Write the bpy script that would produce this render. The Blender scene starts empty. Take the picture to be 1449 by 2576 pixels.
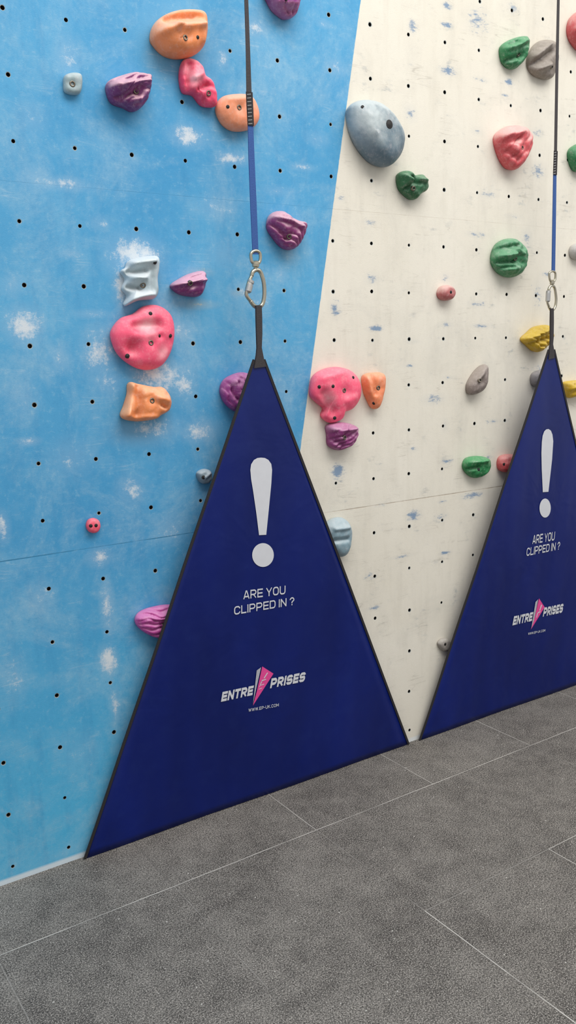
import bpy, bmesh, math, random
import numpy as np
from mathutils import Vector, Matrix, noise
random.seed(4)
scene=bpy.context.scene
try:
    scene.view_settings.view_transform='Standard'; scene.view_settings.look='None'
except Exception: pass
# ---------------------------------------------------------------- camera (solved from the bolt grid and the tile grid)
K=0.88
D,YAW,PIT,ROLL,FPX=2.70326*K,0.58609,-0.18047,-0.02656,2183.39
H0=1.7*K
s_,r_=.18942*K,.18313*K
uA,uB=.8548*K,2.02606*K
vA,vB,vC=2.70366*K,2.11066*K,.97118*K
T0,TS,TD=.57227*K,1.65675*K,.33918*K   # tile size, tile x origin, first row depth
Fv=Vector((math.sin(YAW)*math.cos(PIT),math.cos(YAW)*math.cos(PIT),math.sin(PIT)))
R_=Fv.cross(Vector((0,0,1))).normalized(); U_=R_.cross(Fv)
Rv=R_*math.cos(ROLL)+U_*math.sin(ROLL); Uv=U_*math.cos(ROLL)-R_*math.sin(ROLL)
O=Vector((0,-D,H0))
cd=bpy.data.cameras.new('camera'); cam=bpy.data.objects.new('camera',cd); scene.collection.objects.link(cam)
cam.matrix_world=Matrix(((Rv.x,Uv.x,-Fv.x,O.x),(Rv.y,Uv.y,-Fv.y,O.y),(Rv.z,Uv.z,-Fv.z,O.z),(0,0,0,1)))
cd.sensor_fit='VERTICAL'; cd.sensor_height=24; cd.lens=FPX/2576*24; cd.clip_start=.05
scene.camera=cam
def ray(px,py): return Fv+Rv*((px-724.5)/FPX)+Uv*((1288-py)/FPX)
def W(px,py,off=0.0):
    d=ray(px,py); t=(-off-O.y)/d.y; return O+d*t
def proj(P):
    d=P-O; z=d.dot(Fv); return (724.5+FPX*d.dot(Rv)/z,1288-FPX*d.dot(Uv)/z)
def mpp(P): return (P-O).dot(Fv)/FPX
# ---------------------------------------------------------------- helpers
def lin(c):
    return tuple(((x/255)/12.92 if x/255<=.04045 else ((x/255+.055)/1.055)**2.4) for x in c)+(1,)
def meta(o,label,cat,group=None):
    o['label']=label;o['category']=cat
    if group:o['group']=group
def mesh_obj(name,verts,faces,mat=None,origin=None,parent=None,smooth=True,mats=None,mi=None):
    origin=Vector(origin) if origin is not None else Vector((0,0,0))
    me=bpy.data.meshes.new(name); me.from_pydata([tuple(Vector(v)-origin) for v in verts],[],faces)
    for m in (mats or [mat]): me.materials.append(m)
    if mi: me.polygons.foreach_set('material_index',mi)
    me.polygons.foreach_set('use_smooth',[smooth]*len(me.polygons)); me.update()
    o=bpy.data.objects.new(name,me); o.location=origin
    scene.collection.objects.link(o)
    if parent:
        o.parent=parent; o.location=origin-parent.location
    return o
def newmat(name):
    m=bpy.data.materials.new(name); m.use_nodes=True
    nt=m.node_tree; return m,nt,nt.nodes['Principled BSDF']
class NT:
    def __init__(s,nt): s.nt=nt;s.N=nt.nodes;s.L=nt.links
    def node(s,t,ins=None,**kw):
        n=s.N.new(t)
        for k,v in kw.items(): setattr(n,k,v)
        for k,v in (ins or {}).items(): s.put(n.inputs[k],v)
        return n
    def put(s,sock,v):
        if isinstance(v,bpy.types.NodeSocket): s.L.new(v,sock)
        else: sock.default_value=v
    def m(s,op,a,b=0.0,c=0.0,clamp=False):
        n=s.N.new('ShaderNodeMath');n.operation=op;n.use_clamp=clamp
        s.put(n.inputs[0],a);s.put(n.inputs[1],b);s.put(n.inputs[2],c);return n.outputs[0]
    def mr(s,v,a,b,c=0.0,d=1.0):
        n=s.N.new('ShaderNodeMapRange')
        for i,x in enumerate((v,a,b,c,d)): s.put(n.inputs[i],x)
        return n.outputs[0]
    def mix(s,f,a,b,bt='MIX'):
        n=s.N.new('ShaderNodeMix');n.data_type='RGBA';n.blend_type=bt
        s.put(n.inputs[0],f);s.put(n.inputs[6],a);s.put(n.inputs[7],b);return n.outputs[2]
    def noise(s,vec,scale,detail=3,rough=.5,dist=0.0):
        n=s.N.new('ShaderNodeTexNoise'); s.L.new(vec,n.inputs['Vector'])
        n.inputs['Scale'].default_value=scale;n.inputs['Detail'].default_value=detail
        n.inputs['Roughness'].default_value=rough;n.inputs['Distortion'].default_value=dist
        return n.outputs[0]
    def scale(s,vec,v,rot=0):
        n=s.N.new('ShaderNodeMapping');s.L.new(vec,n.inputs['Vector']);n.inputs['Scale'].default_value=v;n.inputs['Rotation'].default_value=(0,rot,0)
        return n.outputs[0]
    def bump(s,h,strength,dist,bsdf):
        n=s.N.new('ShaderNodeBump');n.inputs['Strength'].default_value=strength;n.inputs['Distance'].default_value=dist
        s.L.new(h,n.inputs['Height']);s.L.new(n.outputs[0],bsdf.inputs['Normal'])
def simple(name,col,rough=.5,metal=0,var=.12,nscale=60,bump=.0):
    m,nt,b=newmat(name);t=NT(nt)
    tc=t.node('ShaderNodeTexCoord').outputs['Object']
    n=t.noise(tc,nscale,3)
    c=lin(col)
    dark=tuple(x*(1-var) for x in c[:3])+(1,); lite=tuple(min(1,x*(1+var)) for x in c[:3])+(1,)
    t.L.new(t.mix(n,dark,lite),b.inputs['Base Color'])
    b.inputs['Roughness'].default_value=rough;b.inputs['Metallic'].default_value=metal
    if bump: t.bump(n,bump,.002,b)
    return m
# ---------------------------------------------------------------- wall material
def blob_sum(t,pos,blobs,nz):
    acc=None
    for (px,py,rx,ry,st) in blobs:
        P=W(px,py); a=W(px+rx,py);bb=W(px,py+ry)
        ru=abs(a.x-P.x);rv=abs(bb.z-P.z)
        n=t.N.new('ShaderNodeVectorMath');n.operation='MULTIPLY_ADD'
        t.L.new(pos,n.inputs[0]);n.inputs[1].default_value=(1/ru,0,1/rv);n.inputs[2].default_value=(-P.x/ru,0,-P.z/rv)
        l=t.N.new('ShaderNodeVectorMath');l.operation='LENGTH';t.L.new(n.outputs[0],l.inputs[0])
        v=t.mr(l.outputs['Value'],0.1,1.4,st,0.0)
        acc=v if acc is None else t.m('MAXIMUM',acc,v)
    # noise threshold moves with the blob strength so the marks break up raggedly
    return t.mr(t.m('ADD',acc,t.m('MULTIPLY',t.m('SUBTRACT',nz,.5),3.4)),.45,.85,0,.85),acc
chalkB=[(60,820,48,50,.95),(170,150,34,50,.6),(640,70,30,22,.65),(845,170,28,20,.55),(475,345,50,30,.8),(155,462,80,18,.7),
(585,398,45,18,.75),(340,650,70,60,.95),(310,720,24,65,.85),(610,735,32,22,.6),(395,945,65,50,.8),(505,1085,50,30,.8),(250,1400,32,26,.8),
(180,640,28,12,.5),(270,1530,18,70,.7),(272,1660,24,40,.75),(450,830,35,25,.65),(230,790,45,12,.55),(75,1110,28,12,.75),
(760,420,32,10,.5),(370,1080,90,40,.7),(250,890,45,70,.65),(705,690,20,20,.45),(560,150,15,28,.55),(30,720,30,30,.5),
(620,225,20,20,.5),(5,1325,20,40,.8),(330,1230,40,40,.55),(150,2150,90,20,.4),(290,1780,14,40,.6),(690,960,20,30,.45),(90,450,40,30,.5),(815,60,20,12,.55),(150,900,30,40,.5),(640,760,40,20,.45),
(40,1700,40,60,.35),(200,1900,50,60,.35),(100,1500,40,40,.4),(800,350,30,20,.45),(540,520,50,30,.45),(700,480,40,14,.4),(80,300,40,40,.4),(250,560,30,20,.45),
(460,960,40,60,.55),(270,960,40,40,.5),(450,90,100,90,.4),(560,640,40,40,.4),(180,1150,60,50,.45),(430,1330,40,40,.45),(60,1000,40,50,.4)]
ochre=[(500,684,34,12,.5),(500,766,46,12,.72),(600,738,22,8,.5)]
smearC=[(1123,62,17,8,1),(1125,178,24,13,1),(1125,15,16,10,.8),(1037,68,12,20,.9),(1032,285,18,22,.75),(1280,206,13,9,1.1),(1200,50,32,40,.65),
(1210,200,22,8,.65),(1352,335,16,14,.65),(1270,240,12,5,.7),(935,700,18,16,.75),(945,826,22,9,1),(843,775,16,26,.75),(1120,816,17,8,.75),
(1212,820,28,7,.75),(1090,1005,30,15,.75),(850,1185,20,22,1.1),(1040,1296,20,14,1.05),(1120,1391,14,6,1),(1190,1246,32,10,1),(930,1450,18,10,.65),
(940,1530,22,6,.7),(1112,1262,12,5,.8),(1120,700,13,16,.65),(860,500,12,10,.6),(1355,430,22,22,.7),(1230,490,26,8,.7),(1200,590,30,8,.7),
(1125,1160,16,7,.7),(1240,1060,18,7,.7),(1200,765,24,10,.7),(1375,690,16,8,.7),(1110,1300,18,10,.7),(1290,20,12,16,.7),(1030,920,16,8,.6),
(1325,600,12,25,.6),(1355,740,16,40,.6),(1380,1000,20,25,.5),(1120,1070,10,16,.6),(1040,1130,14,8,.6),(850,1060,10,30,.6),(1230,1150,10,6,.6),(1010,1400,30,5,.6),(1355,930,20,20,.5),
(930,560,20,8,.6),(1290,545,20,8,.6),(1040,860,20,6,.55),(1130,950,18,6,.55),(1200,330,16,12,.55),(960,1270,20,6,.55)]
pa=W(905,20);pb=W(757,1120)
kx=(pa.x-pb.x)/(pa.z-pb.z);x0b=pa.x-kx*pa.z
wallm,nt,b=newmat('painted_plywood');t=NT(nt)
pos=t.node('ShaderNodeTexCoord').outputs['Object']
sep=t.node('ShaderNodeSeparateXYZ',{0:pos})
X,Z=sep.outputs[0],sep.outputs[2]
nA=t.noise(pos,1.6,4,.6);nB=t.noise(pos,9,5,.65);nC=t.noise(pos,60,4,.7);nD=t.noise(pos,420,2,.6)
nH=t.noise(pos,3.6,6,.72,.6)
nStreak=t.noise(t.scale(pos,(14,1,2.2)),1.4,5,.65)
nScuff=t.noise(t.scale(pos,(9,1,22)),2.0,4,.6,.4)
nBreak=t.noise(pos,46,7,.85)
def scratch(rot,sx,sz,sc):
    n=t.noise(t.scale(pos,(sx,1,sz),rot),sc,1,.4)
    return t.mr(t.m('ABSOLUTE',t.m('SUBTRACT',n,.5)),0,.005,1,0)
scr=t.m('MAXIMUM',scratch(.5,.6,9,3.3),scratch(-.9,.5,9,2.7))
scr=t.m('MAXIMUM',scr,scratch(1.4,.6,8,3.1))
scr=t.m('MULTIPLY',scr,t.mr(nB,.52,.66))
edge=t.m('SUBTRACT',X,t.m('MULTIPLY_ADD',Z,kx,x0b))
edge=t.m('ADD',edge,t.m('MULTIPLY',t.m('SUBTRACT',nC,.5),.004))
isC=t.mr(edge,-.0012,.0012)
blue=t.mix(t.mr(nA,.3,.7),lin((66,147,196)),lin((90,166,208)))
blue=t.mix(t.mr(Z,.9,.05,0,.75),blue,lin((80,182,222)))
blue=t.mix(t.mr(nStreak,.5,.72,0,.38),blue,lin((58,136,186)))
blue=t.mix(t.mr(nB,.48,.78,0,.38),blue,lin((146,188,210)))
haze=t.m('MULTIPLY',t.mr(nH,.48,.70,0,.40),t.mr(nBreak,.3,.6,.25,1))
blue=t.mix(haze,blue,lin((176,202,214)))
blue=t.mix(t.mr(nBreak,.54,.72,0,.5),blue,lin((154,195,214)))
blue=t.mix(t.mr(nBreak,.46,.30,0,.34),blue,lin((54,126,174)))
blue=t.mix(t.m('MULTIPLY',scr,.25),blue,lin((200,214,222)))
cB,aB=blob_sum(t,pos,chalkB,t.m('ADD',t.m('MULTIPLY',nBreak,.6),t.m('MULTIPLY',nB,.4)))
blue=t.mix(t.m('MULTIPLY',aB,.26),blue,lin((212,219,223)))
blue=t.mix(cB,blue,lin((216,221,224)))
cO,aO=blob_sum(t,pos,ochre,t.m('ADD',t.m('MULTIPLY',nBreak,.5),t.m('MULTIPLY',nB,.5)))
blue=t.mix(t.m('MAXIMUM',cO,t.m('MULTIPLY',aO,.4)),blue,lin((192,188,164)))
cream=t.mix(t.mr(nA,.3,.7),lin((221,215,200)),lin((230,225,212)))
cream=t.mix(t.mr(nStreak,.5,.75,0,.38),cream,lin((203,197,183)))
cream=t.mix(t.m('MULTIPLY',t.mr(nH,.50,.72,0,.34),t.mr(nBreak,.3,.6,.3,1)),cream,lin((186,184,176)))
sc=t.m('MULTIPLY',t.m('MULTIPLY',t.mr(nScuff,.57,.72,0,.75),t.mr(nB,.47,.62)),t.mr(nH,.42,.58))
cream=t.mix(sc,cream,lin((152,162,167)))
cream=t.mix(t.mr(nBreak,.58,.74,0,.5),cream,lin((180,175,164)))
cream=t.mix(t.mr(nB,.52,.75,0,.24),cream,lin((198,192,179)))
cream=t.mix(t.m('MULTIPLY',scr,.5),cream,lin((160,154,143)))
cC,aC=blob_sum(t,pos,smearC,t.m('ADD',t.m('MULTIPLY',t.noise(t.scale(pos,(1,1,2.6)),34,5,.75),.7),t.m('MULTIPLY',nB,.3)))
cream=t.mix(t.m('MULTIPLY',aC,.20),cream,lin((150,162,174)))
cream=t.mix(cC,cream,lin((108,138,170)))
col=t.mix(isC,blue,cream)
def seam(coord,at,w):
    return t.mr(t.m('ABSOLUTE',t.m('SUBTRACT',coord,at)),w*.5,w,1,0)
sm1=(vA-2*r_+vB)/2; sm2=(vB-5*r_+vC)/2; su=(uA+5*s_+uB)/2
se=t.m('MAXIMUM',t.m('MAXIMUM',t.m('MULTIPLY',seam(Z,sm1,.0012),.4),seam(Z,sm2,.0022)),t.m('MULTIPLY',seam(X,su,.0014),.12))
se=t.m('MULTIPLY',se,t.mr(nB,.38,.6,.15,.85))
col=t.mix(se,col,t.mix(isC,lin((48,120,160)),lin((165,150,132))))
foot=t.mr(Z,.012,.020,1,0)
col=t.mix(t.m('MULTIPLY',foot,.8),col,lin((225,230,232)))
t.L.new(col,b.inputs['Base Color']);b.inputs['Roughness'].default_value=.62
b.inputs['Specular IOR Level'].default_value=.25
t.bump(t.m('SUBTRACT',t.m('ADD',nD,t.m('MULTIPLY',nC,.6)),t.m('MULTIPLY',se,1.5)),.28,.002,b)
hole_m=simple('bolt_insert_metal',(52,46,42),.5,.4)
chip_m=simple('chipped_edge',(150,160,160),.8)
# ---------------------------------------------------------------- wall mesh with bolt holes
us=[uA+s_*i for i in range(-6,6)]+[uB+s_*i for i in range(0,20)]
vs=[vA+r_*i for i in range(10,0,-1)]+[vA-r_*i for i in range(3)]+[vB-r_*i for i in range(6)]+[vC-r_*i for i in range(6)]
ub=[us[0]-.6]+[(us[i]+us[i+1])/2 for i in range(len(us)-1)]+[us[-1]+.3]
vb=[vs[0]+.3]+[(vs[i]+vs[i+1])/2 for i in range(len(vs)-1)]+[0.0]
verts=[];faces=[];mi=[]
NS=12
def addv(x,y,z): verts.append((x,y,z));return len(verts)-1
gv={}
def g(i,j):
    if (i,j) not in gv: gv[(i,j)]=addv(ub[i],0,vb[j])
    return gv[(i,j)]
for i,u in enumerate(us):
    for j,v in enumerate(vs):
        cu=u+random.uniform(-.002,.002);cv=v+random.uniform(-.002,.002);rr=random.uniform(.0046,.0062)
        c4=[g(i,j),g(i+1,j),g(i+1,j+1),g(i,j+1)]
        rings=[]
        for (rad,dep) in ((rr+random.uniform(.0006,.002),0),(rr,.0008),(rr,.016)):
            rings.append([addv(cu+rad*math.cos(a)*(random.uniform(.9,1.1) if dep==0 else 1),dep,cv+rad*math.sin(a)) for a in [math.pi*3/4-2*math.pi*k/NS for k in range(NS)]])
        q=NS//4
        for c in range(4):
            f=[c4[c],c4[(c+1)%4]]+[rings[0][(c*q+k)%NS] for k in range(q,-1,-1)]
            faces.append(f);mi.append(0)
        for k in range(NS):
            k2=(k+1)%NS
            faces.append([rings[0][k],rings[0][k2],rings[1][k2],rings[1][k]]);mi.append(2)
            faces.append([rings[1][k],rings[1][k2],rings[2][k2],rings[2][k]]);mi.append(1)
        faces.append(list(rings[2]));mi.append(1)
bx=[addv(ub[0],.08,vb[0]),addv(ub[-1],.08,vb[0]),addv(ub[-1],.08,0),addv(ub[0],.08,0)]
faces.append(bx[::-1]);mi.append(0)
n_,m_=len(ub)-1,len(vb)-1
faces.append([g(i,0) for i in range(n_+1)][::-1]+[bx[0],bx[1]]);mi.append(0)
faces.append([g(n_,j) for j in range(m_+1)][::-1]+[bx[1],bx[2]]);mi.append(0)
faces.append([g(i,m_) for i in range(n_+1)]+[bx[2],bx[3]]);mi.append(0)
faces.append([g(0,j) for j in range(m_+1)]+[bx[3],bx[0]]);mi.append(0)
wall=mesh_obj('wall_back',verts,faces,mats=[wallm,hole_m,chip_m],mi=mi,smooth=False)
wall['kind']='structure'
# ---------------------------------------------------------------- floor
fm,nt,b=newmat('rubber_tile_floor');t=NT(nt)
pos=t.node('ShaderNodeTexCoord').outputs['Object']
sep=t.node('ShaderNodeSeparateXYZ',{0:pos});X,Y=sep.outputs[0],sep.outputs[1]
n1=t.noise(pos,3.0,5,.65);n2=t.noise(pos,14,6,.78);n3=t.noise(pos,210,4,.8);n4=t.noise(pos,300,3,.7);n7=t.noise(pos,5.5,6,.75,.8)
wob=t.m('MULTIPLY',t.m('SUBTRACT',t.noise(pos,6,2),.5),.004)
def line(coord,orig):
    v=t.m('ADD',t.m('DIVIDE',t.m('SUBTRACT',t.m('ADD',coord,wob),orig),T0),.5)
    fr=t.m('ABSOLUTE',t.m('SUBTRACT',t.m('FRACT',v),.5))
    return t.m('MULTIPLY',fr,T0)
lx=line(X,TS);ly=line(Y,-TD)
jx=t.m('ROUND',t.m('DIVIDE',t.m('SUBTRACT',X,TS),T0))
row=t.m('CEIL',t.m('DIVIDE',t.m('SUBTRACT',-TD,Y),T0))
ky=t.m('ROUND',t.m('DIVIDE',t.m('SUBTRACT',-TD,Y),T0))
col_=t.m('FLOOR',t.m('DIVIDE',t.m('SUBTRACT',X,TS),T0))
def table(a,b_,entries,default):
    acc=default
    for (i,j,v) in entries:
        e=t.m('COMPARE',a,float(i),.1)
        if j is not None: e=t.m('MULTIPLY',e,t.m('COMPARE',b_,float(j),.1))
        acc=t.m('ADD',acc,t.m('MULTIPLY',e,v-default))
    return acc
visX=table(jx,row,[(2,0,.85),(3,0,.6),(1,0,.7),(1,2,.75),(0,0,.7),(0,1,.25),(0,2,1.0),(0,3,.9),(-1,0,.08),(-1,1,.25),(-1,2,.10),(-1,3,.22),(-2,1,.3),(-2,2,.9),(-2,3,.9),(1,1,.14)],.25)
visY=table(ky,col_,[(0,None,.95),(1,1,.7),(1,0,.3),(1,-1,.10),(1,-2,.08)],.3)
lmn=t.mr(t.noise(pos,4.5,3,.6),.35,.55,.45,1.0)
coreX=t.m('MULTIPLY',t.mr(lx,.0007,.0023,1,0),visX);coreY=t.m('MULTIPLY',t.mr(ly,.0007,.0023,1,0),visY)
core=t.m('MULTIPLY',t.m('MAXIMUM',coreX,coreY),lmn)
soft=t.mr(t.m('MINIMUM',lx,ly),.0005,.006,1,0)
tid=t.node('ShaderNodeTexWhiteNoise',noise_dimensions='2D')
cx=t.node('ShaderNodeCombineXYZ',{0:col_,1:t.m('ADD',row,7.3)})
t.L.new(cx.outputs[0],tid.inputs['Vector'])
base=t.mix(t.mr(n1,.36,.64),lin((86,82,78)),lin((132,128,122)))
base=t.mix(t.mr(tid.outputs[0],0,1,0,.5),base,lin((82,78,75)))
base=t.mix(t.mr(n7,.50,.66,0,.4),base,lin((158,153,146)))
base=t.mix(t.mr(n2,.46,.66,0,.5),base,lin((152,147,140)))
base=t.mix(t.mr(n2,.46,.32,0,.6),base,lin((66,63,60)))
base=t.mix(t.mr(n3,.42,.55,.9,0),base,lin((38,36,34)))
base=t.mix(t.mr(n4,.52,.60,0,.75),base,lin((192,186,178)))
vor=t.node('ShaderNodeTexVoronoi');t.L.new(pos,vor.inputs['Vector']);vor.inputs['Scale'].default_value=60
vsep=t.node('ShaderNodeSeparateColor',{0:vor.outputs['Color']})
dots=t.m('MULTIPLY',t.mr(vor.outputs['Distance'],.06,.15,1,0),t.m('GREATER_THAN',vsep.outputs[0],.94))
base=t.mix(t.m('MULTIPLY',dots,.8),base,lin((235,232,225)))
base=t.mix(t.m('MULTIPLY',soft,.4),base,lin((70,67,64)))
base=t.mix(core,base,lin((208,204,197)))
t.L.new(base,b.inputs['Base Color']);b.inputs['Roughness'].default_value=.7;b.inputs['Specular IOR Level'].default_value=.3
t.bump(t.m('SUBTRACT',t.m('ADD',n3,n2),t.m('MULTIPLY',core,1.0)),.5,.002,b)
floor=mesh_obj('floor',[(ub[0],-5.5,-.03),(ub[-1],-5.5,-.03),(ub[-1],.08,-.03),(ub[0],.08,-.03),(ub[0],-5.5,0),(ub[-1],-5.5,0),(ub[-1],.08,0),(ub[0],.08,0)],
 [(4,5,6,7),(3,2,1,0),(0,1,5,4),(1,2,6,5),(2,3,7,6),(3,0,4,7)],fm,smooth=False)
floor['kind']='structure'
# ---------------------------------------------------------------- climbing holds
holdm,nt,b=newmat('polyurethane_hold');t=NT(nt)
pos=t.node('ShaderNodeTexCoord').outputs['Object']
at=t.node('ShaderNodeAttribute');at.attribute_name='tint'
nn=t.noise(pos,90,5,.75);n5=t.noise(pos,450,3,.7);n6=t.noise(pos,28,5,.7)
c=t.mix(t.mr(nn,.52,.78,0,.26),at.outputs['Color'],lin((240,226,224)))
c=t.mix(t.mr(n6,.52,.74,0,.18),c,lin((238,224,222)))
c=t.mix(t.mr(nn,.45,.28,0,.3),c,t.mix(1.0,at.outputs['Color'],(.55,.5,.5,1),'MULTIPLY'))
t.L.new(c,b.inputs['Base Color']);b.inputs['Roughness'].default_value=.46;b.inputs['Specular IOR Level'].default_value=.42
t.bump(t.m('ADD',t.m('MULTIPLY',n5,.6),nn),.34,.002,b)
boltm=simple('bolt_steel',(120,112,100),.35,.9)
boltd=simple('bolt_socket_dark',(22,20,20),.6)
def catmull(pts,n):
    P=[Vector((p.x,0,p.z)) for p in pts];m=len(P);out=[]
    for i in range(m):
        a,b_,c_,d_=P[i-1],P[i],P[(i+1)%m],P[(i+2)%m]
        for k in range(8):
            x=k/8
            out.append(.5*((2*b_)+(c_-a)*x+(2*a-5*b_+4*c_-d_)*x*x+(3*b_-a-3*c_+d_)*x**3))
    L=[0]
    for i in range(len(out)): L.append(L[-1]+(out[(i+1)%len(out)]-out[i]).length)
    res=[];j=0
    for k in range(n):
        tt=L[-1]*k/n
        while L[j+1]<tt:j+=1
        f=(tt-L[j])/max(1e-9,L[j+1]-L[j]);res.append(out[j].lerp(out[(j+1)%len(out)],f))
    return res
PROF=[(.93,0),(.97,.10),(.995,.22),(1,.34),(.985,.46),(.95,.58),(.915,.65),(.875,.71),(.83,.77),(.78,.82),(.73,.86),(.67,.895),(.61,.92),(.55,.945),(.49,.96),(.43,.975),(.37,.983),(.31,.99),(.25,.994),(.19,.997),(.13,1),(.07,1)]
def smooth(a,b,x):
    x=max(0,min(1,(x-a)/(b-a)));return x*x*(3-2*x)
def disc(name,P,nrm,r1,depth,parent,mat,socket=None):
    nrm=nrm.normalized();a=nrm.orthogonal().normalized();bb=nrm.cross(a)
    V=[];F=[];MI=[];n=16
    prof=[(r1,-.004,0),(r1,depth*.6,0),(r1*.9,depth,0),(r1*.52,depth,0),(r1*.48,depth-.004 if socket else depth+.0003,1)]
    for k,(r,h,_) in enumerate(prof):
        for i in range(n):
            an=2*math.pi*i/n
            V.append(P+a*(r*math.cos(an))+bb*(r*math.sin(an))+nrm*h)
    for k in range(len(prof)-1):
        for i in range(n):
            i2=(i+1)%n
            F.append((k*n+i,k*n+i2,(k+1)*n+i2,(k+1)*n+i));MI.append(prof[k+1][2])
    F.append(tuple((len(prof)-1)*n+i for i in range(n)));MI.append(1)
    return mesh_obj(name,V,F,mats=[mat,boltd],mi=MI,origin=P,parent=parent)
def hold(label,outline,H,color,peak=None,bolts=(),screws=(),feats=(),stri=None,rough=.0015,dust=.35,dustc=(235,215,220),chalk=(),dark=None,facet=0.0):
    hm=.34*H
    N=96
    pts=[W(x,y,hm) for x,y in outline]
    ring=catmull(pts,N)
    if peak: pk=W(peak[0],peak[1],H)
    else:
        cx_=sum(p[0] for p in outline)/len(outline);cy_=sum(p[1] for p in outline)/len(outline);pk=W(cx_,cy_,.8*H)
    pkv=Vector((pk.x,0,pk.z));ctr=Vector((sum(p.x for p in ring)/N,0,sum(p.z for p in ring)/N))
    fl=[]
    for f in feats:
        A=W(f[0],f[1],.75*H);B=W(f[2],f[3],.75*H)
        fl.append((Vector((A.x,0,A.z)),Vector((B.x,0,B.z)),f[4]*mpp(A),f[5]))
    for (x,y) in bolts:
        A=W(x,y,.8*H);fl.append((Vector((A.x,0,A.z)),)*2+(13*mpp(A),-.007))
    seed=Vector((pk.x*7,pk.z*5,3))
    V=[];F=[];CR=[]
    def height(p,zf):
        w=min(1,zf*1.25)
        h=zf*H;cr=0
        for A,B,rad,amp in fl:
            ab=B-A;tt=0 if ab.length<1e-6 else max(0,min(1,(p-A).dot(ab)/ab.length_squared))
            d=(p-(A+ab*tt)).length;e=math.exp(-(d/rad)**2);h+=amp*w*e
            cr+= e*max(-1,min(1,amp/.014))
        if stri:
            an,wl,am=stri;q=p.x*math.cos(an)+p.z*math.sin(an)
            q+= .014*noise.noise(p*25+seed)
            sv=abs(math.sin(math.pi*q/wl))**.7-.5
            h+=am*w*sv*2.0;cr+=sv*.9
        if facet:
            v1=noise.voronoi(p*26+seed)[0]
            h+=facet*w*(v1[1]-v1[0]-.35)*1.4; cr+=(v1[1]-v1[0]-.3)*.8
        h+=rough*w*noise.noise(p*60+seed)*1.8+rough*2.2*w*noise.noise(p*22+seed)
        return max(0.0,h),cr
    for (s,zf) in PROF:
        for k in range(N):
            c0=ctr.lerp(pkv,(1-s)*1.0)
            p=c0+(ring[k]-c0)*s
            if zf>0: h,cr=height(p,zf)
            else: h,cr=-.0015,0
            V.append(Vector((p.x,-h,p.z)));CR.append(cr)
    h,cr=height(pkv,1);V.append(Vector((pkv.x,-h,pkv.z)));CR.append(cr)
    M=len(PROF)
    for i in range(M-1):
        for k in range(N):
            k2=(k+1)%N;F.append((i*N+k2,i*N+k,(i+1)*N+k,(i+1)*N+k2))
    for k in range(N): F.append(((M-1)*N+(k+1)%N,(M-1)*N+k,M*N))
    F.append(tuple(range(N)))
    org=Vector((ctr.x,0,ctr.z))
    o=mesh_obj('climbing_hold',V,F,holdm,origin=org)
    me=o.data
    bm=bmesh.new();bm.from_mesh(me);bmesh.ops.recalc_face_normals(bm,faces=bm.faces);bm.to_mesh(me);bm.free()
    at=me.color_attributes.new('tint','FLOAT_COLOR','POINT')
    base=Vector(lin(color)[:3]);dc=Vector(lin(dustc)[:3])
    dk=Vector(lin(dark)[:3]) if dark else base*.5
    cl=[]
    for (x,y,rr,a) in chalk:
        best=min(V,key=lambda q:(proj(q)[0]-x)**2+(proj(q)[1]-y)**2+(200 if q.y>-.004 else 0))
        cl.append((best,rr*mpp(best),a))
    for i,v in enumerate(me.vertices):
        p=V[i];nrm=v.normal
        nz=noise.noise(p*30+seed)*.5+noise.noise(p*90+seed)*.35
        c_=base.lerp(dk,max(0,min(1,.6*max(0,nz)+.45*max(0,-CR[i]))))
        m=.05+dust*1.15*smooth(-.1,.8,nrm.z+nz*.5+.25*CR[i])
        for (P,rr,a) in cl:
            d=(p-P).length/rr
            m=max(m,a*max(0,min(1,math.exp(-d*d)*(1+nz*.9))))
        c_=c_.lerp(dc,max(0,min(1,m)))
        at.data[i].color=(c_[0],c_[1],c_[2],1)
    meta(o,label,'climbing hold','climbing holds bolted to the wall')
    pr=[proj(v) for v in V]
    def surf(x,y):
        best=None
        for i,v in enumerate(me.vertices):
            d=(pr[i][0]-x)**2+(pr[i][1]-y)**2
            if v.normal.dot(O-V[i])<=0: d+=400
            if best is None or d<best[0]: best=(d,i)
        i=best[1];return V[i],(me.vertices[i].normal+Vector((0,-1.2,0))).normalized()
    for (x,y) in bolts:
        P,nm=surf(x,y);disc('bolt',P,nm,.0082,.0030,o,boltm,socket=True)
    for sc_ in screws:
        P,nm=surf(sc_[0],sc_[1]);disc('screw',P,nm,(sc_[2] if len(sc_)>2 else 4.5)*mpp(P),.0010,o,boltd)
    return o
OR=(248,146,86);PK=(252,82,120);PU=(116,40,108);GR=(28,112,64)
hold('large smooth orange sloper hold with a scooped lip',[(382,92),(388,62),(410,40),(445,28),(490,27),(511,36),(517,62),(515,95),(505,125),(482,142),(447,146),(415,135),(392,112)],.085,OR,peak=(455,95),bolts=[(467,96)],screws=[(497,94)],feats=[(395,82,440,68,12,.016),(440,68,508,64,11,.016),(425,48,500,45,14,-.028),(502,50,510,108,8,.012)],dust=.5,dustc=(250,208,178),rough=.0005)
hold('knobbly pinkish red jug hold above an orange hold',[(455,165),(465,148),(483,149),(503,165),(510,188),(530,205),(540,228),(543,264),(528,270),(508,264),(488,240),(462,232),(453,200)],.05,(246,64,108),peak=(495,205),bolts=[(525,236)],feats=[(478,160,470,220,9,-.014),(485,195,500,190,9,.012),(500,225,520,215,7,-.014),(465,200,468,225,6,.01),(515,250,520,262,6,-.01)],dust=.45,chalk=[(490,192,20,.85),(470,175,14,.6)],dustc=(248,190,198),rough=.002,facet=.004)
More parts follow.
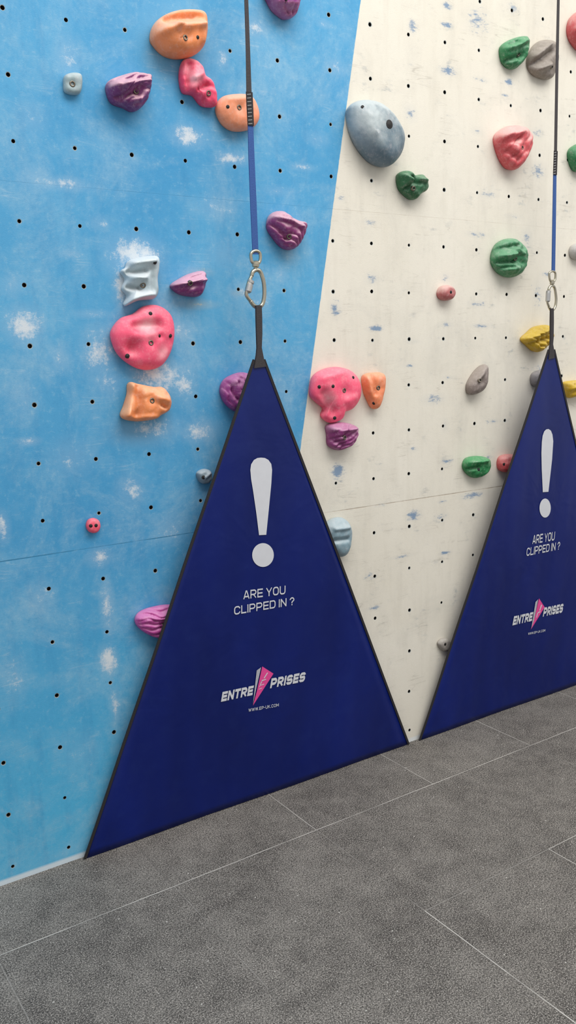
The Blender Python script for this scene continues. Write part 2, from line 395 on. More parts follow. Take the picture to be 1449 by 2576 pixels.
hold('rounded orange hold beside a hanging strap',[(547,285),(546,262),(560,243),(590,237),(622,239),(640,255),(650,288),(645,312),(625,327),(590,330),(563,314)],.05,(246,152,110),bolts=[(601,272)],screws=[(573,268)],feats=[(575,250,620,248,8,.004)],dust=.55,dustc=(246,206,180),rough=.0005)
hold('small round pale grey hold on blue wall',[(163,190),(183,183),(203,188),(206,212),(200,236),(180,238),(163,230),(160,210)],.028,(150,172,176),bolts=[(182,211)],dust=.4,dustc=(205,212,212),rough=.0005)
hold('dark purple rocky hold with chalky top',[(272,205),(300,192),(330,184),(357,186),(377,195),(373,235),(362,262),(340,280),(315,270),(285,258),(271,230)],.07,PU,peak=(325,222),bolts=[(345,230)],feats=[(275,220,370,208,8,.018),(300,202,350,198,9,-.004),(300,245,340,235,8,-.014),(350,250,365,235,8,.008)],stri=(2.2,.016,.0035),dust=1.0,dustc=(216,170,184),rough=.002)
hold('dark purple rocky hold under the wall top',[(666,-25),(675,-2),(688,22),(705,38),(722,48),(740,40),(748,12),(754,-20),(735,-45),(695,-48)],.06,PU,peak=(712,0),bolts=[(716,2)],feats=[(680,5,740,12,7,.012),(700,30,740,28,6,-.01)],stri=(.4,.018,.004),dust=.5,dustc=(190,120,160),rough=.003,facet=.005)
hold('purple rocky hold with a diagonal crease',[(678,545),(690,533),(708,532),(725,546),(748,556),(767,563),(762,590),(746,620),(728,629),(710,621),(690,597),(676,572)],.06,(140,48,116),peak=(722,580),bolts=[(727,595)],feats=[(690,545,755,572,7,.014),(685,560,720,600,6,-.016),(740,600,750,575,8,.006)],stri=(1.1,.018,.004),dust=.9,dustc=(212,168,184),rough=.002)
hold('pale grey white finned pinch hold dusted with chalk',[(325,655),(360,646),(395,645),(398,670),(394,700),(396,735),(385,752),(345,757),(313,770),(321,745),(308,727),(316,702),(305,682),(317,672)],.055,(178,196,202),peak=(362,705),bolts=[(360,717)],screws=[(390,658,5)],feats=[(322,662,385,655,8,.018),(325,685,365,680,8,-.022),(315,700,360,700,6,.012),(325,722,350,725,8,-.020),(325,755,385,742,8,.016),(380,680,385,735,8,-.008)],dust=.6,dustc=(226,232,235),rough=.0008)
hold('small purple wedge hold with chalky top',[(430,718),(453,700),(480,687),(510,682),(517,700),(512,725),(500,745),(475,746),(448,738)],.05,PU,peak=(488,712),bolts=[(478,713)],feats=[(435,718,512,704,6,.016),(500,690,505,735,6,.006)],dust=1.0,dustc=(216,166,188),rough=.0015,stri=(2.1,.02,.002))
hold('large smooth pink hold with pockets',[(280,832),(303,801),(335,789),(360,771),(390,767),(415,778),(432,800),(437,840),(428,885),(405,920),(370,931),(335,922),(300,895),(283,862)],.06,PK,peak=(370,850),bolts=[(378,861)],screws=[(378,791,5),(427,846,5),(322,896,6),(401,846,5)],feats=[(340,822,395,818,14,-.018),(335,875,335,875,20,-.028),(401,846,401,846,9,-.008),(405,885,420,860,14,-.006)],dust=.12,chalk=[(368,824,24,.75),(410,885,20,.5)],dustc=(253,205,208),rough=.0004)
hold('orange wedge hold with a raised fin',[(325,962),(350,966),(385,973),(410,975),(428,1000),(425,1030),(402,1045),(385,1055),(340,1060),(305,1050),(313,1020),(322,990)],.06,OR,peak=(375,1008),bolts=[(382,1008)],feats=[(330,968,318,1045,8,.022),(350,975,345,1045,10,-.016),(395,1000,420,1005,9,.012),(405,1020,415,1025,5,-.012),(320,1050,400,1050,7,.006)],dust=.45,dustc=(250,205,165),rough=.001,facet=.003)
hold('purple rocky hold partly hidden by the gate',[(556,985),(565,955),(590,940),(615,937),(640,950),(652,990),(640,1030),(597,1036),(570,1018)],.055,(146,52,130),peak=(605,985),feats=[(565,965,610,1020,7,-.01),(590,950,600,1010,8,.008)],stri=(.5,.02,.005),dust=.5,dustc=(206,140,186),rough=.003,facet=.004)
hold('tiny pale grey foothold beside the gate edge',[(496,1190),(510,1180),(525,1182),(532,1195),(528,1212),(511,1217),(500,1208)],.03,(110,130,142),bolts=[],screws=[(512,1201,5)],feats=[(515,1200,525,1190,5,.006)],dust=.5,dustc=(200,212,218),rough=.002)
hold('tiny round red foothold with two screws',[(217,1322),(222,1308),(235,1303),(248,1309),(252,1323),(246,1337),(234,1341),(222,1336)],.022,(242,78,104),screws=[(229,1323,4.5),(241,1322,4.5)],dust=.1,rough=.0003)
hold('magenta ribbed hold partly behind the gate',[(340,1555),(355,1538),(385,1527),(425,1521),(448,1530),(452,1570),(430,1600),(405,1607),(370,1595),(345,1575)],.042,(186,62,150),peak=(400,1563),bolts=[(412,1570)],feats=[(345,1558,430,1548,6,.008)],stri=(1.45,.017,.0045),dust=.55,dustc=(222,145,196),rough=.001)
hold('large egg shaped slate blue sloper with a dark bolt hole',[(879,285),(885,262),(910,252),(945,258),(975,282),(1000,318),(1010,350),(1005,385),(987,412),(965,420),(935,405),(905,368),(886,325)],.09,(88,112,126),peak=(948,330),screws=[(978,314,11),(911,268,4.5)],feats=[],dust=.95,dustc=(188,198,199),chalk=[(915,295,56,.95),(960,345,24,.5),(995,350,22,.4),(950,285,46,.9)],dark=(54,80,100),rough=.0008)
hold('small dark green three lobed hold',[(1003,438),(1020,430),(1038,441),(1060,440),(1073,460),(1069,480),(1053,490),(1040,503),(1020,490),(1006,470)],.055,(24,92,54),peak=(1038,464),bolts=[(1040,474)],feats=[(1015,440,1030,455,6,.016),(1050,452,1068,455,6,.016),(1035,448,1038,460,6,-.016),(1022,475,1030,470,6,-.014)],dust=.35,dustc=(130,175,140),rough=.003,facet=.003)
hold('coral red jug hold with pale chalk streaks',[(1250,345),(1262,325),(1285,316),(1318,324),(1330,350),(1322,390),(1302,423),(1285,426),(1270,410),(1257,380)],.075,(208,76,84),peak=(1298,360),bolts=[(1313,372)],feats=[(1262,340,1310,332,9,.014),(1270,370,1300,400,8,-.016),(1275,360,1300,350,7,-.010)],stri=(2.4,.03,.003),dust=.75,dustc=(236,186,180),rough=.0015)
hold('green blocky hold near a grey hold',[(1263,115),(1290,97),(1322,93),(1325,120),(1320,145),(1298,172),(1280,170),(1265,150)],.05,(34,116,70),peak=(1298,130),bolts=[(1304,135)],feats=[(1270,125,1320,105,6,.018),(1280,150,1310,140,6,-.016),(1285,112,1300,108,6,-.012)],dust=.45,dustc=(120,178,138),rough=.003,facet=.006)
hold('grey folded rock hold behind the strap',[(1330,150),(1340,120),(1357,103),(1385,102),(1398,120),(1398,165),(1385,198),(1358,195),(1338,180)],.05,(132,122,112),peak=(1368,145),bolts=[(1386,168)],feats=[(1338,165,1385,130,7,-.018),(1345,140,1380,112,6,.014),(1345,180,1380,165,6,.014)],dust=.5,dustc=(178,170,160),rough=.0015)
hold('coral red hold near the strap',[(1433,75),(1440,42),(1465,25),(1495,50),(1490,100),(1465,128),(1442,105)],.06,(190,70,76),feats=[(1440,80,1480,60,7,.01)],dust=.5,dustc=(228,180,175),rough=.0015)
hold('dark green rounded hold on cream wall',[(1433,390),(1442,367),(1472,360),(1490,390),(1480,425),(1448,430)],.05,(32,114,68),feats=[(1440,400,1480,380,7,.01)],dust=.4,dustc=(120,175,135),rough=.002)
hold('green brain shaped hold with deep folds',[(1243,635),(1255,610),(1276,600),(1300,605),(1320,632),(1320,660),(1305,690),(1280,698),(1256,685),(1242,660)],.065,(44,120,76),peak=(1284,645),bolts=[(1297,652)],feats=[(1260,625,1300,618,5,-.016),(1255,645,1290,640,5,.014),(1260,660,1290,658,5,-.020),(1290,625,1310,640,6,.014),(1270,680,1300,675,6,.010),(1255,675,1290,672,4,-.012)],dust=.45,dustc=(134,184,148),rough=.003,facet=.004)
hold('small round dusty pink foothold',[(1103,737),(1109,722),(1123,717),(1138,724),(1142,740),(1134,753),(1118,756),(1107,750)],.04,(176,92,92),screws=[(1134,735,4)],dust=.7,dustc=(222,188,180),rough=.001)
hold('mustard yellow knobbly hold beside the gate loop',[(1314,853),(1330,836),(1350,820),(1381,820),(1384,850),(1371,872),(1350,886),(1329,870)],.055,(205,165,24),peak=(1352,850),feats=[(1325,850,1375,830,5,.014),(1335,865,1375,850,5,-.014)],stri=(1.0,.02,.005),dust=.3,dustc=(228,208,110),rough=.003,facet=.003)
hold('mustard yellow hold partly behind the gate',[(1418,965),(1440,957),(1470,960),(1478,985),(1450,995),(1430,1000)],.045,(205,165,24),feats=[(1425,980,1465,970,6,.01)],dust=.3,dustc=(228,208,110),rough=.003,facet=.004)
hold('grey teardrop foothold with a sharp tip',[(1220,917),(1223,940),(1216,975),(1200,990),(1181,992),(1178,970),(1190,945),(1206,925)],.05,(126,114,108),peak=(1204,960),bolts=[(1207,957)],feats=[(1215,925,1200,955,6,.008)],dust=.55,dustc=(176,166,158),rough=.0012)
hold('small grey hold behind the gate tip',[(1338,950),(1345,936),(1365,930),(1385,940),(1385,975),(1355,975),(1341,968)],.04,(120,116,120),dust=.4,dustc=(170,168,168),rough=.0015)
hold('small pale grey hold on cream wall',[(1436,635),(1442,616),(1465,612),(1478,632),(1470,652),(1445,652)],.04,(170,168,165),dust=.4,dustc=(215,212,206),rough=.001)
hold('large pink hold with a hooked lower lobe',[(782,975),(790,945),(815,928),(850,923),(885,935),(904,965),(903,1000),(885,1028),(863,1038),(856,1056),(830,1064),(812,1050),(817,1030),(800,1015),(784,998)],.06,PK,peak=(845,975),bolts=[(866,982)],screws=[(803,975,4.5),(838,972,4.5),(890,950,4),(843,1050,4.5)],feats=[(815,992,838,1035,14,-.016),(810,950,860,935,10,.006),(865,1010,890,1000,10,.006)],dust=.2,chalk=[(828,1000,20,.45)],dustc=(253,205,208),rough=.0004)
hold('narrow orange pinch hold on cream wall',[(915,945),(940,937),(963,940),(966,965),(959,1000),(951,1025),(938,1028),(928,1010),(918,985)],.045,(242,136,88),peak=(944,975),bolts=[(952,976)],screws=[(940,1015,4)],feats=[(922,950,930,1005,6,.012),(938,945,942,990,6,-.008)],dust=.35,dustc=(245,205,175),rough=.0008)
hold('purple rocky hold beneath a pink hold',[(825,1070),(850,1062),(880,1066),(896,1078),(893,1105),(875,1125),(850,1133),(829,1122),(826,1095)],.055,(138,44,114),peak=(862,1092),bolts=[(866,1100)],feats=[(830,1082,890,1078,7,.014),(835,1105,860,1120,7,-.012)],stri=(2.0,.018,.004),dust=.6,dustc=(206,150,184),rough=.002,facet=.003)
hold('small bright green hold near the second gate',[(1167,1170),(1176,1152),(1203,1147),(1229,1155),(1228,1180),(1211,1198),(1190,1202),(1173,1188)],.045,(24,118,64),peak=(1200,1170),bolts=[],screws=[(1205,1180,4)],feats=[(1175,1162,1220,1158,6,.014),(1180,1180,1200,1175,5,-.012)],dust=.4,dustc=(110,186,130),rough=.002,facet=.003)
hold('small coral red hold tucked behind the gate edge',[(1254,1165),(1260,1148),(1280,1142),(1300,1150),(1300,1180),(1275,1188),(1258,1183)],.04,(192,72,76),feats=[],screws=[(1268,1168,3.5)],dust=.5,dustc=(225,170,165),rough=.0015)
hold('pale slate blue layered hold behind the gate edge',[(815,1330),(835,1306),(860,1302),(877,1318),(882,1350),(870,1393),(848,1400),(820,1380)],.05,(130,158,170),peak=(855,1350),feats=[(840,1330,875,1325,6,.010),(840,1360,870,1355,6,-.012)],dust=.6,dustc=(190,204,208),rough=.0012)
hold('small grey foothold beside the second gate',[(1101,1620),(1110,1607),(1124,1606),(1133,1618),(1128,1636),(1112,1637)],.020,(140,134,128),screws=[(1120,1621,3.5)],dust=.5,dustc=(190,185,176),rough=.0006)
# ---------------------------------------------------------------- gates
vinyl,nt,b=newmat('navy_vinyl');t=NT(nt)
pos=t.node('ShaderNodeTexCoord').outputs['Object'];sep=t.node('ShaderNodeSeparateXYZ',{0:pos})
na=t.noise(t.scale(pos,(3,1,.8)),1.6,2,.45);nb=t.noise(pos,16,5,.7);nc=t.noise(pos,700,2,.5);ne=t.noise(pos,5,3,.5,.6)
c=t.mix(t.mr(na,.3,.7),lin((0,20,88)),lin((4,28,108)))
c=t.mix(t.mr(nb,.52,.8,0,.16),c,lin((24,50,118)))
c=t.mix(t.m('MULTIPLY',t.mr(sep.outputs[2],.8,1.7,0,.32),t.mr(nb,.3,.6,.7,1)),c,lin((40,52,112)))
t.L.new(c,b.inputs['Base Color']);b.inputs['Specular IOR Level'].default_value=.34
t.L.new(t.mr(nb,.3,.7,.36,.46),b.inputs['Roughness'])
t.bump(t.m('ADD',t.m('ADD',t.m('MULTIPLY',na,8),t.m('MULTIPLY',ne,2.5)),t.m('MULTIPLY',nc,.08)),.4,.005,b)
blackweb=simple('black_webbing',(36,33,35),.8,0,.3,300,.4)
blueweb=simple('blue_webbing',(48,84,146),.8,0,.3,300,.4)
greyweb=simple('dark_grey_webbing',(58,54,56),.8,0,.3,300,.4)
white=simple('white_print',(212,214,219),.6,0,.05,40)
pink=simple('pink_print',(228,72,148),.6,0,.08,40)
greyp=simple('grey_print',(176,178,186),.6,0,.3,200)
steel=simple('zinc_steel',(184,178,160),.35,1,.15,40)
steel2=simple('aluminium_sleeve',(190,190,188),.4,.9,.1,40)
stitch=simple('grey_thread',(150,150,150),.8)
AP=.11
def disp(u,z): return .0022*math.sin(u*9+z*3)*math.sin(z*5+1)
class Gate:
    def __init__(s,apexpx):
        s.za=W(apexpx[0],apexpx[1],AP).z; s.k=(AP-.014)/s.za
        s.n=Vector((0,-1,-s.k)).normalized()
        s.up=Vector((0,-s.k,1)).normalized()
    def at(s,q,lift=0.0): return q+s.n*(lift+disp(q.x,q.z))
    def raw(s,px,py):
        d=ray(px,py);tt=(-.014-s.k*O.z-O.y)/(d.y+s.k*d.z);return O+d*tt
def flatpoly(name,G,px,mat,parent,lift=.0018,label=None,sub=True):
    V=[G.raw(x,y) for x,y in px]
    bm=bmesh.new();vs_=[bm.verts.new(v) for v in V];f=bm.faces.new(vs_)
    bm.normal_update()
    bmesh.ops.triangulate(bm,faces=bm.faces[:])
    if sub: bmesh.ops.subdivide_edges(bm,edges=bm.edges[:],cuts=2)
    for v in bm.verts: v.co=G.at(v.co,lift)-parent.location
    bmesh.ops.recalc_face_normals(bm,faces=bm.faces)
    me=bpy.data.meshes.new(name);bm.to_mesh(me);bm.free()
    me.materials.append(mat)
    o=bpy.data.objects.new(name,me);scene.collection.objects.link(o);o.parent=parent
    if label:o['label']=label
    return o
# rounded-square stroke lettering
def glyph(ch,t_,wf):
    w=.92*wf;l=t_/2;h=1-t_/2;o_=t_/2;c=.17;r=w-l
    if ch==' ': return .36*wf,[]
    if ch=='I': return t_,[[(t_/2,0),(t_/2,1)]]
    if ch=='.': return t_,[[(t_/2,0),(t_/2,t_)]]
    if ch=='-': return .4*wf,[[(0,.45),(.4*wf,.45)]]
    if ch=='W':
        w=1.25*wf;return w,[[(l*.8,1),(w*.27,0)],[(w*.27,0),(w/2,.95)],[(w/2,.95),(w*.73,0)],[(w*.73,0),(w-l*.8,1)]]
    if ch=='M':
        w=1.1*wf;r=w-l;return w,[[(l,0),(l,1)],[(l,.95),(w/2,.25)],[(w/2,.25),(r,.95)],[(r,1),(r,0)]]
    if ch=='A': return w,[[(l*.7,0),(w/2-.03,1)],[(w/2+.03,1),(w-l*.7,0)],[(w*.2,.28),(w*.8,.28)]]
    if ch=='E': return w*.92,[[(w*.92,h),(l,h),(l,o_),(w*.92,o_)],[(l,.5),(w*.86,.5)]]
    if ch=='R': return w,[[(l,0),(l,h),(r-c,h),(r,h-c),(r,.44+c),(r-c,.44),(l,.44)],[(w*.5,.44),(w-l*.9,0)]]
    if ch=='P': return w,[[(l,0),(l,h),(r-c,h),(r,h-c),(r,.42+c),(r-c,.42),(l,.42)]]
    if ch=='Y': return w,[[(l*.7,1),(w/2,.42)],[(w-l*.7,1),(w/2,.42)],[(w/2,.5),(w/2,0)]]
    if ch=='U': return w,[[(l,1),(l,o_+c),(l+c,o_),(r-c,o_),(r,o_+c),(r,1)]]
    if ch=='C': return w,[[(r,.68),(r,h-c),(r-c,h),(l+c,h),(l,h-c),(l,o_+c),(l+c,o_),(r-c,o_),(r,o_+c),(r,.32)]]
    if ch=='O': return w,[[(w/2,o_),(r-c,o_),(r,o_+c),(r,h-c),(r-c,h),(l+c,h),(l,h-c),(l,o_+c),(l+c,o_),(w/2+.02,o_)]]
    if ch=='D': return w,[[(l,o_),(r-c,o_),(r,o_+c),(r,h-c),(r-c,h),(l,h),(l,o_),(w/2,o_)]]
    if ch=='L': return w*.85,[[(l,1),(l,o_),(w*.85,o_)]]
    if ch=='N': return w,[[(l,0),(l,1)],[(l,.95),(r,.05)],[(r,0),(r,1)]]
    if ch=='K': return w,[[(l,0),(l,1)],[(r,1),(l,.45)],[(w*.35,.6),(w-l*.8,0)]]
    if ch=='T': return w*.95,[[(0,h),(w*.95,h)],[(w*.475,h),(w*.475,0)]]
    if ch=='S':
        c=min(c,.13);return w,[[(r,.72),(r,h-c),(r-c,h),(l+c,h),(l,h-c),(l,.5+c*.7),(l+c*.7,.5),(r-c*.7,.5),(r,.5-c*.7),(r,o_+c),(r-c,o_),(l+c,o_),(l,o_+c),(l,.28)]]
    if ch=='?': 
        w=.75*wf;r=w-l;return w,[[(l,.68),(l,h-c),(l+c,h),(r-c,h),(r,h-c),(r,.6),(w/2,.42),(w/2,.25)],[(w/2,0),(w/2,t_)]]
    return w,[]
def fillet(P):
    out=[P[0]]
    for i in range(1,len(P)-1):
        a,b_,c_=P[i-1],P[i],P[i+1]
        d1=(b_-a).normalized();d2=(c_-b_).normalized()
        if d1.dot(d2)<.3: out.append(b_);continue
        d=.5*min((b_-a).length,(c_-b_).length)*.98
        p0=b_-d1*d;p2=b_+d2*d
        for k in range(4):
            x=k/3;out.append(p0*(1-x)**2+b_*2*x*(1-x)+p2*x*x)
    out.append(P[-1]);return out
def stroke_text(txt,t_,wf,gap,shear):
    V=[];F=[];x0=0
    for ch in txt:
        w,pl=glyph(ch,t_,wf)
        for line_ in pl:
            P=fillet([Vector((x,y)) for x,y in line_]);n=len(P);base_=len(V)
            for i in range(n):
                d1=(P[i]-P[i-1]).normalized() if i>0 else None;d2=(P[i+1]-P[i]).normalized() if i<n-1 else None
                d1=d1 or d2;d2=d2 or d1
                n1_=Vector((-d1.y,d1.x));n2_=Vector((-d2.y,d2.x));m=(n1_+n2_);m=m.normalized() if m.length>1e-4 else n1_
                k=t_/2/max(.5,m.dot(n1_))
                for s in (-1,1):
                    q=P[i]+m*(s*k);q.y=max(0,min(1,q.y));V.append((x0+q.x+shear*q.y,q.y))
            for i in range(n-1): F.append((base_+2*i,base_+2*i+2,base_+2*i+3,base_+2*i+1))
        x0+=w+(gap if ch!=' ' else 0)
    return V,F
def lettering(name,G,txt,p0,p1,ptop,parent,t_=.17,shear=0,wf=1,gap=.16):
    V2,F=stroke_text(txt,t_,wf,gap,shear)
    A=G.raw(*p0);B=G.raw(*p1);C_=G.raw(*ptop)
    w=(B-A).length;hh=(C_-A).dot(G.up);xd=(B-A).normalized()
    mn=min(v[0] for v in V2);mx=max(v[0] for v in V2)
    V=[G.at(A+xd*((x-mn)/(mx-mn)*w)+G.up*(y*hh),.0022) for x,y in V2]
    F=[f[::-1] for f in F]
    return mesh_obj(name,V,F,white,origin=A,parent=parent,smooth=False)
def strip(name,pts,widths,thick,mat,parent,origin=None,nrm=Vector((0,-1,0))):
    V=[];F=[]
    n=len(pts)
    for i,p in enumerate(pts):
        d=(pts[min(i+1,n-1)]-pts[max(i-1,0)]).normalized();sd=d.cross(nrm).normalized()
        w=widths[i]/2
        for (a,b_) in ((-w,0),(w,0),(w,thick),(-w,thick)): V.append(p+sd*a+nrm*b_)
    for i in range(n-1):
        for k in range(4):
            k2=(k+1)%4;F.append((i*4+k,i*4+k2,(i+1)*4+k2,(i+1)*4+k))
    F.append((3,2,1,0));F.append(tuple((n-1)*4+k for k in range(4)))
    return mesh_obj(name,V,F,mat,origin=origin if origin is not None else pts[0],parent=parent,smooth=False)
def make_gate(apexL,apexR,baseL,baseR,neck,excl,dot,texts,greyq,pinkq,climber,bind=.0085,label=''):
    G=Gate(((apexL[0]+apexR[0])/2,(apexL[1]+apexR[1])/2))
    AL,AR,BL,BR=G.raw(*apexL),G.raw(*apexR),G.raw(*baseL),G.raw(*baseR)
    BL=Vector((BL.x,-.014,0.002));BR=Vector((BR.x,-.014,0.002))
    root=bpy.data.objects.new('belay_gate',None);root.location=Vector(((BL.x+BR.x)/2,-.014,0));root.empty_display_size=.1
    scene.collection.objects.link(root);meta(root,label,'warning gate','triangular belay gates')
    NR,NC=60,24;V=[];F=[]
    for i in range(NR+1):
        a=BL.lerp(AL,i/NR);b_=BR.lerp(AR,i/NR)
        for j in range(NC+1): V.append(G.at(a.lerp(b_,j/NC)))
    for i in range(NR):
        for j in range(NC):
            q=i*(NC+1)+j;F.append((q,q+1,q+NC+2,q+NC+1))
    m=len(V)
    V+=[v-G.n*.0015 for v in V]
    F+=[tuple(m+x for x in f[::-1]) for f in F[:]]
    per=[j for j in range(NC+1)]+[i*(NC+1)+NC for i in range(1,NR+1)]+[NR*(NC+1)+j for j in range(NC-1,-1,-1)]+[i*(NC+1) for i in range(NR-1,0,-1)]
    for k in range(len(per)):
        a=per[k];b_=per[(k+1)%len(per)];F.append((b_,a,m+a,m+b_))
    mesh_obj('fabric_panel',V,F,vinyl,origin=root.location,parent=root)
    for (a,b_) in ((BL,AL),(BR,AR)):
        pts=[G.at(a.lerp(b_,i/40),-.0022) for i in range(41)]
        strip('edge_binding',pts,[bind]*41,.0040,blackweb,root,nrm=G.n)
    pts=[G.raw(x,y) for x,y,w in neck];wd=[w*mpp(p) for (x,y,w),p in zip(neck,pts)]
    strip('webbing_loop',[G.at(p,-.003) for p in pts],wd,.0075,greyweb,root,nrm=G.n)
    flatpoly('exclamation_mark',G,excl,white,root)
    cx,cy,rx,ry=dot
    flatpoly('exclamation_dot',G,[(cx+rx*math.cos(2*math.pi*k/32),cy+ry*math.sin(2*math.pi*k/32)) for k in range(32)],white,root)
    for (nm,txt,p0,p1,pt,th,sh,wf,gp) in texts: lettering(nm,G,txt,p0,p1,pt,root,th,sh,wf,gp)
    flatpoly('logo_emblem',G,pinkq,pink,root,.0026,label='pink kite shaped emblem')
    flatpoly('logo_emblem',G,greyq,greyp,root,.0026,label='grey hatched wedge emblem')
    for c_ in climber: flatpoly('logo_figure',G,c_,white,root,.0032,sub=False)
    return root,G
ex1=[(629,1182),(631,1168),(638,1157),(647,1152),(656,1151),(666,1152),(675,1157),(682,1167),(684,1182),(682,1215),(676,1275),(669,1345),(651,1346),(644,1290),(636,1235),(631,1205)]
g1,G1=make_gate((640,905),(665,905),(213,2157),(1028,1866),
 [(650,768,16),(651,800,17),(652,840,16),(652,875,13),(653,893,19),(653,908,26),(654,924,36)],ex1,(661,1396,27,30),
 [('lettering','ARE YOU',(612,1508),(717,1494),(612,1486),.16,0,1.05,.16),('lettering','CLIPPED IN ?',(589,1547),(739,1521),(589,1526),.16,0,1.05,.16),
  ('lettering','ENTRE',(555,1765),(638,1747),(555,1741),.27,.28,1.1,.12),('lettering','PRISES',(678,1731),(768,1713),(678,1707),.27,.28,1.1,.12),
  ('website_lettering','WWW.EP-UK.COM',(624,1790),(700,1776),(624,1782),.16,.0,1,.2)],
 [(645,1686),(656,1678),(642,1738),(635,1771)],[(659,1676),(687,1694),(635,1774),(645,1738)],
 [[(671,1691),(673,1692),(664,1706),(662,1705)],[(657,1710),(668,1707),(668,1709),(657,1713)],[(656,1713),(658,1714),(652,1727),(650,1729)],[(655,1722),(663,1719),(663,1721),(654,1724)],[(650,1732),(658,1729),(657,1731),(649,1734)]],
 label='dark blue triangular vinyl gate with white exclamation mark')
ex2=[(1362,1112),(1364,1096),(1368,1085),(1373,1080),(1379,1079),(1385,1083),(1389,1093),(1391,1110),(1388,1155),(1379,1237),(1365,1238),(1362,1180),(1361,1140)]
bw=(G1.raw(1028,1866).x-G1.raw(213,2157).x)
_b=Vector((W(1056,1855,.014).x+bw,-.014,0)); 
g2,G2=make_gate((1381,880),(1395,880),(1056,1855),proj(_b),
 [(1388,776,10),(1388,810,11),(1388,850,10),(1387,866,9),(1387,880,16),(1387,902,22)],ex2,(1371,1278,14,24),
 [('lettering','ARE YOU',(1339,1369),(1394,1359),(1339,1347),.16,0,1.05,.16),('lettering','CLIPPED IN ?',(1324,1399),(1407,1382),(1324,1379),.16,0,1.05,.16),
  ('lettering','ENTRE',(1288,1573),(1339,1561),(1288,1551),.27,.28,1.1,.12),('lettering','PRISES',(1364,1551),(1415,1540),(1364,1529),.27,.28,1.1,.12),
  ('website_lettering','WWW.EP-UK.COM',(1327,1597),(1370,1588),(1327,1591),.16,0,1,.2)],
 [(1346,1514),(1353,1507),(1342,1560),(1335,1580)],[(1355,1505),(1369,1527),(1334,1583),(1343,1556)],
 [[(1360,1520),(1362,1522),(1357,1536),(1355,1535)],[(1352,1539),(1358,1537),(1358,1539),(1352,1542)],[(1350,1541),(1352,1541),(1349,1552),(1347,1554)]],
 label='dark blue triangular vinyl gate next to cream wall')
# ---------------------------------------------------------------- straps and carabiners
def tube(name,pts,rad,mat,parent=None,closed=False,n=10,origin=None,smooth=True):
    V=[];F=[];m=len(pts);rads=rad if isinstance(rad,list) else [rad]*m
    prev=Vector((0,-1,0))
    for i,p in enumerate(pts):
        if closed: d=(pts[(i+1)%m]-pts[i-1]).normalized()
        else: d=(pts[min(i+1,m-1)]-pts[max(i-1,0)]).normalized()
        a=(prev-d*prev.dot(d)).normalized();b_=d.cross(a)
        for k in range(n):
            an=2*math.pi*k/n;V.append(p+a*(rads[i]*math.cos(an))+b_*(rads[i]*math.sin(an)))
    for i in range(m if closed else m-1):
        i2=(i+1)%m
        for k in range(n):
            k2=(k+1)%n;F.append((i*n+k,i*n+k2,i2*n+k2,i2*n+k))
    if not closed: F.append(tuple(range(n))[::-1]);F.append(tuple((m-1)*n+k for k in range(n)))
    return mesh_obj(name,V,F,mat,origin=origin if origin is not None else pts[0],parent=parent,smooth=smooth)
def cmr(px,off,n,closed=True):
    P=[W(x,y,off) for x,y in px];m=len(P);out=[]
    for i in range(m if closed else m-1):
        if closed:a,b_,c_,d_=P[i-1],P[i],P[(i+1)%m],P[(i+2)%m]
        else:a,b_,c_,d_=P[max(i-1,0)],P[i],P[i+1],P[min(i+2,m-1)]
        for k in range(n):
            x=k/n;out.append(.5*((2*b_)+(c_-a)*x+(2*a-5*b_+4*c_-d_)*x*x+(3*b_-a-3*c_+d_)*x**3))
    if not closed: out.append(P[-1])
    return out
def make_strap(upper,splice,lower,label):
    root=bpy.data.objects.new('belay_strap',None);root.location=W(lower[-1][0],lower[-1][1],AP);root.empty_display_size=.05
    scene.collection.objects.link(root);meta(root,label,'safety strap','retractable belay straps')
    def seg(nm,px,mat,lift=0,th=.002,lab=None):
        pts=[W(x,y,AP+lift) for x,y,w in px];o=strip(nm,pts,[w*mpp(p) for (x,y,w),p in zip(px,pts)],th,mat,root)
        if lab:o['label']=lab
    seg('webbing',upper,greyweb,lab='dark grey upper webbing')
    seg('webbing',lower,blueweb,-.0012,.003,lab='blue lower webbing')
    seg('stitched_splice',splice,blackweb,.001,.004,lab='black sewn splice with grey stitches')
    V=[];F=[]
    (x0,y0,w0),(x1,y1,w1)=splice[0],splice[-1]
    for k in range(9):
        f=.06+.88*k/8;x=x0+(x1-x0)*f;y=y0+(y1-y0)*f
        P=W(x,y,AP+.0054);q=mpp(P)
        hw=w0*.33*q;hh=.8*q
        n0=len(V)
        for (a,b_) in ((-hw,-hh),(hw,-hh),(hw,hh),(-hw,hh)): V.append(P+Vector((a,0,b_+a*.2)))
        F.append((n0,n0+1,n0+2,n0+3))
    mesh_obj('stitching',V,F,stitch,origin=root.location,parent=root,smooth=False)
    return root
make_strap([(613,-260,11),(619,0,11),(623,120,12),(626,240,15)],[(626,232,18),(628,275,18),(630,316,17)],[(629,300,15),(632,400,17),(637,520,18),(642,640,17)],'narrow grey and blue webbing strap hanging over blue wall')
make_strap([(1409,-260,9),(1404,0,9),(1400,200,10),(1397,385,10)],[(1397,380,12),(1396,410,12),(1395,440,12)],[(1395,430,11),(1393,560,12),(1391,685,12)],'narrow grey and blue webbing strap hanging over cream wall')
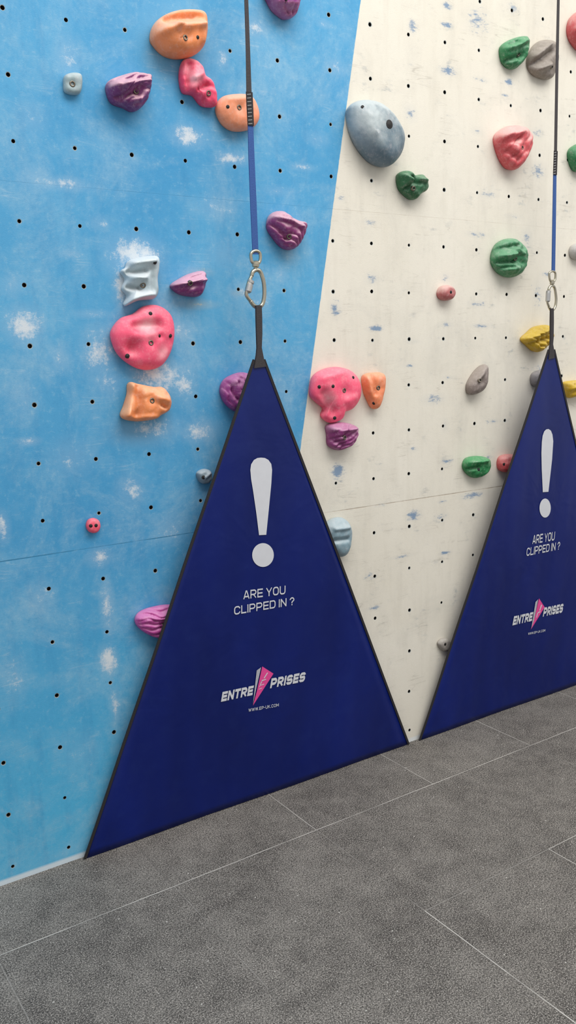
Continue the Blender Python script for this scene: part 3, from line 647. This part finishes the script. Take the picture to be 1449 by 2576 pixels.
def make_carabiner(eye,barrel,body,gate,sleeve,label,r):
    P0=W(*body[0],AP)
    root=bpy.data.objects.new('carabiner',None);root.location=P0;root.empty_display_size=.03
    scene.collection.objects.link(root);meta(root,label,'carabiner','steel swivel carabiners')
    tube('swivel_eye',cmr(eye,AP,6),r*.78,steel,root,True)
    tube('swivel_barrel',[W(x,y,AP) for x,y,w in barrel],[w*mpp(P0) for x,y,w in barrel],steel,root,n=20,smooth=False)
    tube('frame',cmr(body,AP,6,False),r,steel,root)
    tube('gate_arm',cmr(gate,AP,6,False),r*.85,steel,root)
    tube('locking_sleeve',[W(x,y,AP) for x,y,w in sleeve],[w*mpp(P0) for x,y,w in sleeve],steel2,root,n=20,smooth=False)
make_carabiner([(632,652),(631,640),(636,633),(645,631),(653,636),(655,648),(652,660),(643,664),(635,660)],
 [(643,656,5),(643,659,9),(643,665,9.5),(643,671,9),(643,673,5),(643,682,5)],
 [(633,694),(636,684),(645,679),(654,683),(660,697),(664,715),(665,740),(662,760),(656,770),(647,773),(638,768),(630,757)],
 [(633,694),(625,712),(620,735),(621,745),(630,757)],[(632,704,5),(631,706,9),(630,712,9),(629,713,7.6),(628,716,7.6),(628,717,9),(624,733,9),(623,737,5)],
 'pale gold steel swivel carabiner with locking sleeve',.0064)
make_carabiner([(1382,697),(1382,687),(1387,683),(1393,683),(1397,688),(1397,700),(1394,708),(1388,710),(1384,706)],
 [(1389,704,3.5),(1389,706,6),(1389,714,6),(1389,716,3.5),(1389,722,3.5)],
 [(1380,730),(1383,722),(1389,718),(1395,724),(1398,740),(1399,755),(1397,770),(1392,779),(1386,780),(1381,772)],
 [(1380,730),(1377,745),(1377,760),(1381,772)],[(1380,730,3.5),(1380,732,6),(1379,738,6),(1378,757,6),(1378,760,3.5)],
 'steel swivel carabiner hanging before the cream wall',.0052)
# ---------------------------------------------------------------- light
w=bpy.data.worlds.new('world');scene.world=w;w.use_nodes=True
w.node_tree.nodes['Background'].inputs[0].default_value=(.98,.98,.99,1);w.node_tree.nodes['Background'].inputs[1].default_value=.64
def area(loc,target,sx,sy,e,col=(1,1,1)):
    l=bpy.data.lights.new('ceiling_light','AREA');l.shape='RECTANGLE';l.size=sx;l.size_y=sy;l.energy=e;l.color=col
    o=bpy.data.objects.new('ceiling_light',l);o.location=loc;o.rotation_euler=(Vector(target)-Vector(loc)).to_track_quat('-Z','Y').to_euler();scene.collection.objects.link(o)
area((1.2,-2.6,5.2),(1.8,0,1.0),3.6,1.8,150,(1,.98,.95))
area((4.2,-2.8,5.0),(3.2,0,1.0),3.0,1.8,70,(1,.98,.95))
